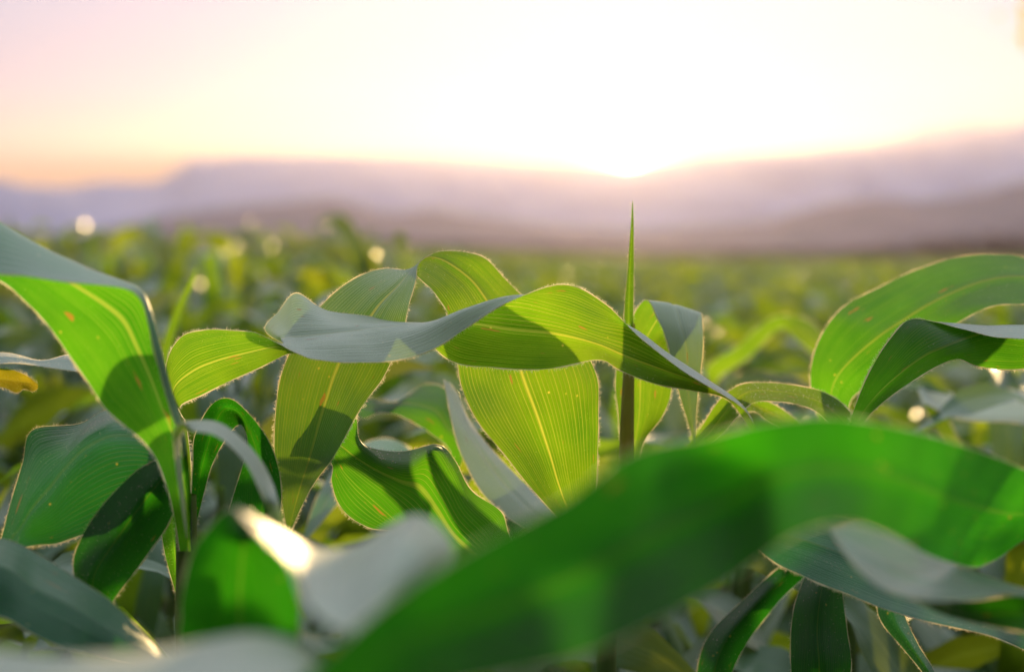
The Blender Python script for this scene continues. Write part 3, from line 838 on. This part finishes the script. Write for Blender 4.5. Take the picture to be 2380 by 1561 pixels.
leaf(pr, [
    [(1938, 1190, 10), (1940, 1190, 10), (1944, 1190, 10), (1950, 1190, 10)],
    [(1955, 1050, 2), (1960, 1050, 2), (1966, 1050, 2), (1975, 1050, 2)],
    [(1978, 972, 0), (1986, 974, 0), (1996, 978, 0), (2006, 982, 0)],
    [(2004, 902, 0), (2018, 908, 0), (2040, 920, 0), (2058, 930, -.4)],
    [(2040, 830, .4), (2066, 845, 0), (2100, 868, -.4), (2125, 882, -.8)],
    [(2080, 774, 1), (2110, 792, .4), (2155, 832, -.6), (2182, 848, -1)],
    [(2116, 743, 2), (2150, 760, 1), (2205, 812, -1), (2228, 834, -1)],
    [(2176, 747, 1.6), (2190, 752, 2), (2256, 794, -.4), (2268, 850, -1)],
    [(2236, 764, .2), (2232, 753, 2.4), (2302, 782, .6), (2312, 857, -.6)],
    [(2304, 784, -1.6), (2296, 756, 2.6), (2345, 786, 1.4), (2360, 858, 0)],
    [(2370, 787, -2.4), (2364, 754, 2.8), (2392, 792, 1.6), (2408, 852, .6)],
    [(2480, 790, -2), (2480, 760, 2.6), (2480, 800, 2), (2480, 850, 1)],
    [(2640, 830, 0), (2640, 832, 0), (2640, 834, 0), (2640, 836, 0)],
], 1.19, vk=[0, .25, .55, 1], mat=M_leaf, nu=8, nv=33)
leaf(pr, [
    [(1560, 1090, 0), (1562, 1092, 0), (1564, 1094, 0)],
    [(1625, 1000, 0), (1645, 1010, 0), (1665, 1020, -.5)],
    [(1672, 930, .5), (1692, 950, 0), (1712, 970, -1)],
    [(1720, 894, 1), (1736, 912, 0), (1752, 935, -1.5)],
    [(1780, 888, 1), (1790, 908, 0), (1800, 932, -1.5)],
    [(1850, 896, 1), (1850, 916, 0), (1850, 938, -1.5)],
    [(1915, 912, 1), (1905, 935, 0), (1895, 955, -1)],
    [(1965, 945, 1.4), (1948, 968, .4), (1930, 990, 0)],
    [(1990, 1000, 3), (1970, 1010, 3), (1948, 1020, 3)],
    [(1960, 1150, 8), (1950, 1150, 8), (1940, 1150, 8)],
], 1.27, mat=M_leaf_y, nu=8, nv=17)
leaf(pr, [   # slim crossing leaf seen edge-lit below the arc
    [(1600, 1020, 0), (1602, 1022, 0), (1604, 1024, 0)],
    [(1650, 965, 0), (1662, 975, .3), (1674, 985, 0)],
    [(1700, 915, .4), (1722, 935, .6), (1745, 955, 0)],
    [(1760, 925, 1), (1770, 950, 1), (1780, 975, 0)],
    [(1830, 960, 2), (1830, 985, 2), (1830, 1010, 1)],
    [(1930, 1060, 6), (1925, 1080, 6), (1920, 1100, 6)],
], 1.30, mat=M_leaf_y, nu=7, nv=13)

leaf(pr, [   # dark blade hanging in the shade under the big leaf
    [(1950, 1260, 2), (1955, 1260, 2), (1960, 1260, 2)],
    [(1900, 1290, 0), (1935, 1280, -1), (1975, 1280, 0)],
    [(1858, 1370, -3), (1910, 1370, -5), (1960, 1375, -3)],
    [(1840, 1460, -5), (1900, 1460, -7), (1968, 1465, -5)],
    [(1838, 1550, -7), (1905, 1550, -9), (1978, 1550, -7)],
    [(1850, 1650, -8), (1905, 1650, -10), (1960, 1650, -8)],
    [(1890, 1760, -9), (1900, 1760, -9), (1910, 1760, -9)],
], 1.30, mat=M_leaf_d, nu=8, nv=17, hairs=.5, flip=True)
leaf(pr, [   # blade falling to the right with a bright margin
    [(1955, 1300, 0), (1960, 1300, 0), (1965, 1300, 0)],
    [(2030, 1330, 0), (2050, 1320, -1), (2075, 1310, 0)],
    [(2042, 1430, -1), (2070, 1425, -3), (2100, 1420, -2)],
    [(2095, 1500, -3), (2115, 1500, -5), (2130, 1490, -4)],
    [(2150, 1570, -5), (2162, 1568, -6), (2172, 1560, -5)],
    [(2210, 1660, -6), (2214, 1658, -6), (2218, 1655, -6)],
], 1.28, mat=M_leaf_d, nu=8, nv=15, hairs=.8)
leaf(pr, [   # shaded blade falling to the left
    [(1950, 1280, 0), (1946, 1280, 0), (1942, 1280, 0)],
    [(1880, 1330, 0), (1860, 1310, 0), (1840, 1300, 0)],
    [(1790, 1420, 0), (1760, 1400, -2), (1730, 1390, 0)],
    [(1720, 1520, -2), (1680, 1500, -4), (1640, 1490, -2)],
    [(1680, 1640, -4), (1650, 1620, -6), (1620, 1600, -4)],
    [(1660, 1740, -4), (1658, 1740, -4), (1656, 1740, -4)],
], 1.34, mat=M_leaf_d, nu=8, nv=15, hairs=.5)

# ---- foreground plant at right: the very large blurred leaf and what hangs under it
pf = corn(under(2560, 1500, 1.02), 'foreground corn plant at bottom right with a huge blurred deep green leaf')
stalk(pf, P(2560, 1150, 1.02), 0, .013)
leaf(pf, [
    [(640, 1640, -2), (642, 1650, -2), (645, 1660, -2)],
    [(820, 1470, -1), (838, 1545, -1), (850, 1625, -1)],
    [(950, 1365, 0), (975, 1470, .6), (1005, 1600, 0)],
    [(1125, 1258, 2), (1145, 1415, 3), (1180, 1565, 2)],
    [(1300, 1172, 5), (1325, 1345, 6), (1358, 1520, 4)],
    [(1465, 1052, 8), (1500, 1250, 9), (1530, 1440, 7)],
    [(1625, 1018, 12), (1660, 1180, 13), (1692, 1348, 11)],
    [(1780, 980, 13), (1805, 1110, 14), (1832, 1250, 12)],
    [(1925, 968, 16), (1945, 1090, 17), (1962, 1212, 15)],
    [(2080, 990, 20), (2078, 1112, 21), (2064, 1238, 21)],
    [(2230, 1032, 28), (2210, 1160, 30), (2178, 1296, 33)],
    [(2360, 1082, 40), (2335, 1190, 43), (2290, 1313, 47)],
    [(2470, 1140, 50), (2450, 1200, 50), (2410, 1240, 51)],
    [(2570, 1260, 50), (2558, 1265, 50), (2545, 1270, 50)],
], .52, mat=M_leaf_j, nu=9, nv=21, hairs=.25, edge=.001)
leaf(pf, [   # glossy blue-green leaf below
    [(1925, 1228, 4), (1926, 1229, 4), (1928, 1230, 4)],
    [(2000, 1216, 6), (1975, 1270, 3), (1985, 1310, 0)],
    [(2075, 1245, 8), (2050, 1310, 3), (2050, 1365, -1)],
    [(2160, 1282, 10), (2140, 1345, 4), (2130, 1394, -1)],
    [(2260, 1325, 12), (2240, 1360, 5), (2230, 1392, 0)],
    [(2360, 1362, 14), (2340, 1375, 8), (2330, 1384, 4)],
    [(2480, 1380, 18), (2470, 1385, 16), (2460, 1392, 14)],
    [(2570, 1420, 24), (2560, 1420, 24), (2550, 1420, 24)],
], .80, mat=M_leaf, nu=9, nv=21, hairs=.6, edge=.0018, flip=True)
leaf(pf, [   # green blade passing under it
    [(2100, 1378, 0), (2102, 1380, 0), (2104, 1382, 0)],
    [(2170, 1392, 2), (2178, 1408, 1), (2186, 1424, 0)],
    [(2260, 1398, 4), (2268, 1425, 3), (2276, 1450, 1)],
    [(2350, 1385, 6), (2360, 1425, 5), (2370, 1465, 3)],
    [(2460, 1370, 10), (2470, 1425, 9), (2480, 1480, 7)],
    [(2575, 1400, 16), (2575, 1420, 16), (2575, 1440, 16)],
], .86, mat=M_leaf_d, nu=8, nv=17, hairs=.4, edge=.0018)
leaf(pf, [   # dark sharp leaf in shade with a thin bright rim
    [(1640, 1140, 0), (1645, 1150, 0), (1650, 1160, 0)],
    [(1760, 1180, 2), (1770, 1230, 1), (1780, 1290, 0)],
    [(1880, 1190, 4), (1880, 1260, 2), (1870, 1340, 0)],
    [(2000, 1210, 6), (1990, 1300, 3), (1975, 1380, 0)],
    [(2120, 1260, 7), (2100, 1340, 4), (2085, 1425, 0)],
    [(2230, 1320, 7), (2210, 1390, 4), (2180, 1448, 0)],
    [(2330, 1390, 7), (2310, 1440, 4), (2280, 1470, 1)],
    [(2440, 1480, 6), (2425, 1500, 5), (2405, 1520, 4)],
    [(2555, 1600, 0), (2555, 1600, 0), (2555, 1602, 0)],
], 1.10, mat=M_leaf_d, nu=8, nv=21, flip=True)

# ---- foreground plant at the bottom left, close to the lens
pn = corn(under(700, 1900, .62), 'strongly blurred corn plant at the bottom left with a pale shining leaf top')
stalk(pn, P(700, 1640, .62), 0, .012)
leaf(pn, [   # pale saddle-shaped leaf facing the sky
    [(540, 1175, 6), (545, 1178, 5), (550, 1182, 4)],
    [(590, 1205, 8), (605, 1225, 4), (625, 1262, 1)],
    [(655, 1232, 12), (660, 1284, 4), (668, 1310, 0)],
    [(740, 1275, 13), (725, 1327, 4), (705, 1400, -2)],
    [(830, 1262, 13), (800, 1314, 3), (765, 1450, -4)],
    [(900, 1222, 12), (870, 1274, 2), (820, 1470, -5)],
    [(965, 1198, 10), (930, 1256, 1), (850, 1490, -6)],
    [(1025, 1230, 8), (970, 1288, 0), (860, 1540, -5)],
    [(1050, 1300, 6), (960, 1358, -1), (830, 1600, -3)],
    [(960, 1500, 2), (880, 1570, 0), (780, 1660, -1)],
    [(720, 1740, 0), (710, 1745, 0), (700, 1750, 0)],
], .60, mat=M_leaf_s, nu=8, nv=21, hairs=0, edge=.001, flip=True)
leaf(pn, [   # green under side curving up beside it
    [(690, 1720, 0), (700, 1720, 0), (710, 1720, 0)],
    [(440, 1530, 2), (560, 1560, 3), (700, 1570, 1)],
    [(418, 1430, 2), (560, 1450, 4), (700, 1480, 1)],
    [(428, 1350, 2), (560, 1370, 4), (695, 1400, 1)],
    [(452, 1275, 2), (565, 1300, 4), (678, 1330, 1)],
    [(490, 1220, 2), (570, 1248, 3.5), (650, 1270, 2)],
    [(530, 1182, 3), (575, 1200, 5), (630, 1228, 4)],
    [(585, 1180, 9), (600, 1195, 9), (625, 1205, 9)],
], .74, mat=M_leaf_d, nu=8, nv=19, hairs=0, edge=.0012)
leaf(pn, [   # lowest band across the bottom edge
    [(-320, 1480, 4), (-320, 1500, 2), (-320, 1540, 0)],
    [(-60, 1505, 5), (-60, 1540, 2), (-60, 1620, -2)],
    [(120, 1522, 5), (120, 1560, 2), (120, 1640, -3)],
    [(300, 1515, 6), (300, 1560, 2), (300, 1660, -3)],
    [(450, 1488, 7), (450, 1550, 2), (450, 1670, -4)],
    [(600, 1475, 8), (600, 1550, 2), (600, 1690, -4)],
    [(720, 1510, 8), (710, 1590, 2), (690, 1720, -3)],
    [(770, 1600, 7), (750, 1660, 4), (720, 1760, 2)],
    [(760, 1800, 8), (740, 1810, 8), (720, 1820, 8)],
], .50, mat=M_leaf_s, nu=8, nv=19, hairs=0, edge=.001, flip=True)

# ---- plant beyond the left edge
pe = corn(under(-260, 1500, 1.02), 'corn plant at the left edge whose dark leaf fills the bottom left corner')
stalk(pe, P(-260, 1200, 1.02), 0, .012)
leaf(pe, [
    [(-262, 1400, 4), (-260, 1405, 4), (-258, 1410, 4)],
    [(-140, 1270, 5), (-130, 1330, 1), (-120, 1420, 0)],
    [(0, 1252, 6), (0, 1320, 1), (0, 1432, -1)],
    [(90, 1288, 6), (80, 1370, 1), (70, 1470, -1.4)],
    [(170, 1335, 5), (160, 1410, .6), (140, 1500, -1.6)],
    [(250, 1392, 4), (230, 1450, .4), (200, 1512, -1)],
    [(315, 1452, 3), (295, 1490, .4), (270, 1528, -.6)],
    [(372, 1510, 2), (362, 1525, .4), (350, 1545, 0)],
    [(430, 1590, 1), (428, 1592, 1), (426, 1594, 1)],
], .95, mat=M_leaf_d, nu=8, nv=21, hairs=.3, edge=.0014, flip=True)
leaf(pe, [   # narrow edge-on leaf
    [(-262, 1100, 0), (-260, 1100, 0), (-258, 1100, 0)],
    [(-150, 840, 5), (-150, 850, 2), (-150, 862, 0)],
    [(0, 820, 6), (0, 832, 2), (0, 846, -1)],
    [(90, 836, 6), (90, 842, 2), (95, 852, -1)],
    [(165, 822, 6), (165, 838, 2), (160, 860, -1)],
    [(215, 850, 5), (212, 860, 2), (208, 868, 0)],
    [(280, 905, 4), (278, 908, 3), (276, 912, 2)],
], 1.14, nu=8, nv=15, flip=True)
def chewed():
    rows = [[(-60, 845, 0), (-60, 870, 0), (-60, 900, 0)], [(0, 858, 0), (0, 880, .5), (0, 898, 0)], [(30, 862, .5), (32, 885, 1), (38, 911, 0)],
            [(50, 868, 1), (52, 888, 1.2), (56, 902, .2)], [(70, 878, 1), (72, 892, 1), (74, 908, 0)], [(88, 893, 0), (88, 898, 0), (87, 904, 0)]]
    rows.insert(0, [(-255, 1000, 2), (-256, 1005, 2), (-257, 1010, 2)])
    leaf(pe, rows, 1.14, mat=M_chew, nu=7, nv=9, ripple=.003, label='chewed dying yellow leaf tip')
chewed()

# ---- plants just behind, out of focus but with leaves one can follow
pm_ = corn(under(1020, 1300, 1.56), 'out-of-focus corn plant seen between the twisted blade and the broad upright blade')
stalk(pm_, P(1020, 1100, 1.56), 0, .012)
leaf(pm_, [
    [(1020, 1180, 0), (1022, 1180, 0), (1026, 1180, 0)],
    [(1085, 1040, 0), (1070, 1050, 0), (1050, 1060, 0)],
    [(1072, 985, 3), (1040, 990, 0), (1000, 1005, -1)],
    [(1045, 912, 5), (1010, 950, 0), (975, 990, -2)],
    [(985, 893, 6), (950, 935, 0), (925, 965, -2)],
    [(925, 930, 6), (900, 940, 0), (880, 960, -2)],
    [(865, 925, 5), (850, 945, 2), (840, 970, 0)],
    [(800, 930, 3), (798, 935, 3), (796, 940, 3)],
], 1.45, nu=8, nv=13, hairs=0, edge=.0018, flip=True)
leaf(pm_, [
    [(1022, 1180, 0), (1020, 1180, 0), (1018, 1180, 0)],
    [(960, 1050, 2), (945, 1080, 0), (930, 1110, -2)],
    [(880, 1020, 4), (870, 1060, 0), (860, 1110, -3)],
    [(800, 1060, 4), (800, 1110, 0), (800, 1150, -3)],
    [(740, 1150, 2), (745, 1180, 0), (750, 1210, -2)],
    [(700, 1260, 0), (702, 1262, 0), (704, 1264, 0)],
], 1.52, nu=8, nv=13, hairs=0, edge=.0018)
pm2 = corn(under(1740, 1150, 2.2), 'out-of-focus corn plant with crossing golden leaves right of the hanging pale leaf')
stalk(pm2, P(1740, 960, 2.2), 0, .012)
leaf(pm2, [
    [(1740, 1010, 0), (1742, 1010, 0), (1744, 1010, 0)],
    [(1640, 870, 0), (1650, 885, 1), (1662, 900, 2)],
    [(1720, 800, 0), (1732, 815, 1), (1745, 828, 2)],
    [(1790, 740, 0), (1800, 752, 1), (1812, 765, 2)],
    [(1850, 735, 2), (1850, 765, 1), (1850, 790, 0)],
    [(1900, 760, 3), (1890, 790, 1), (1880, 815, 0)],
    [(1925, 830, 3), (1920, 840, 2), (1912, 850, 1)],
], 2.2, mat=M_leaf_y, nu=8, nv=13, hairs=0, edge=.002)
leaf(pm2, [
    [(1740, 1040, 0), (1742, 1040, 0), (1744, 1040, 0)],
    [(1690, 905, 4), (1700, 930, 0), (1710, 955, -4)],
    [(1740, 862, 6), (1745, 885, 0), (1750, 910, -5)],
    [(1820, 872, 6), (1822, 885, 0), (1826, 900, -4)],
    [(1890, 890, 2), (1890, 895, 0), (1890, 900, -1)],
], 2.1, mat=M_leaf_y, nu=8, nv=13, hairs=0, edge=.002)
pm3 = corn(under(2260, 1200, 1.85), 'out-of-focus corn plant under the right arching leaves with a pale sagging leaf')
stalk(pm3, P(2260, 1040, 1.85), 0, .012)
leaf(pm3, [
    [(2258, 1120, 0), (2260, 1120, 0), (2262, 1120, 0)],
    [(2210, 985, 2), (2200, 1000, 0), (2190, 1020, -2)],
    [(2130, 880, 6), (2135, 905, 0), (2145, 940, -5)],
    [(2190, 905, 6), (2190, 930, 0), (2190, 960, -6)],
    [(2260, 922, 6), (2250, 945, 0), (2240, 975, -6)],
    [(2320, 905, 6), (2325, 940, 0), (2330, 980, -6)],
    [(2400, 920, 6), (2400, 950, 0), (2400, 990, -5)],
    [(2500, 1000, 0), (2500, 1002, 0), (2500, 1004, 0)],
], 1.75, mat=M_leaf_s, nu=8, nv=13, hairs=0, edge=.002, flip=True)
pt = corn(under(470, 1000, 2.1), 'corn plant behind the left leaves, its slim blade tip standing free')
stalk(pt, P(372, 1000, 2.0), 0, .01)
leaf(pt, [
    [(366, 1000, 0), (372, 1000, .5), (380, 1000, 0)],
    [(370, 860, 0), (378, 860, .6), (388, 860, 0)],
    [(380, 790, 0), (390, 790, .6), (402, 790, 0)],
    [(405, 720, 0), (414, 722, .5), (424, 724, 0)],
    [(438, 655, 0), (443, 657, .3), (450, 659, 0)],
    [(456, 618, 0), (457, 619, 0), (459, 620, 0)],
], 1.75, mat=M_leaf_y, nu=7, nv=9, hairs=0, edge=.001)
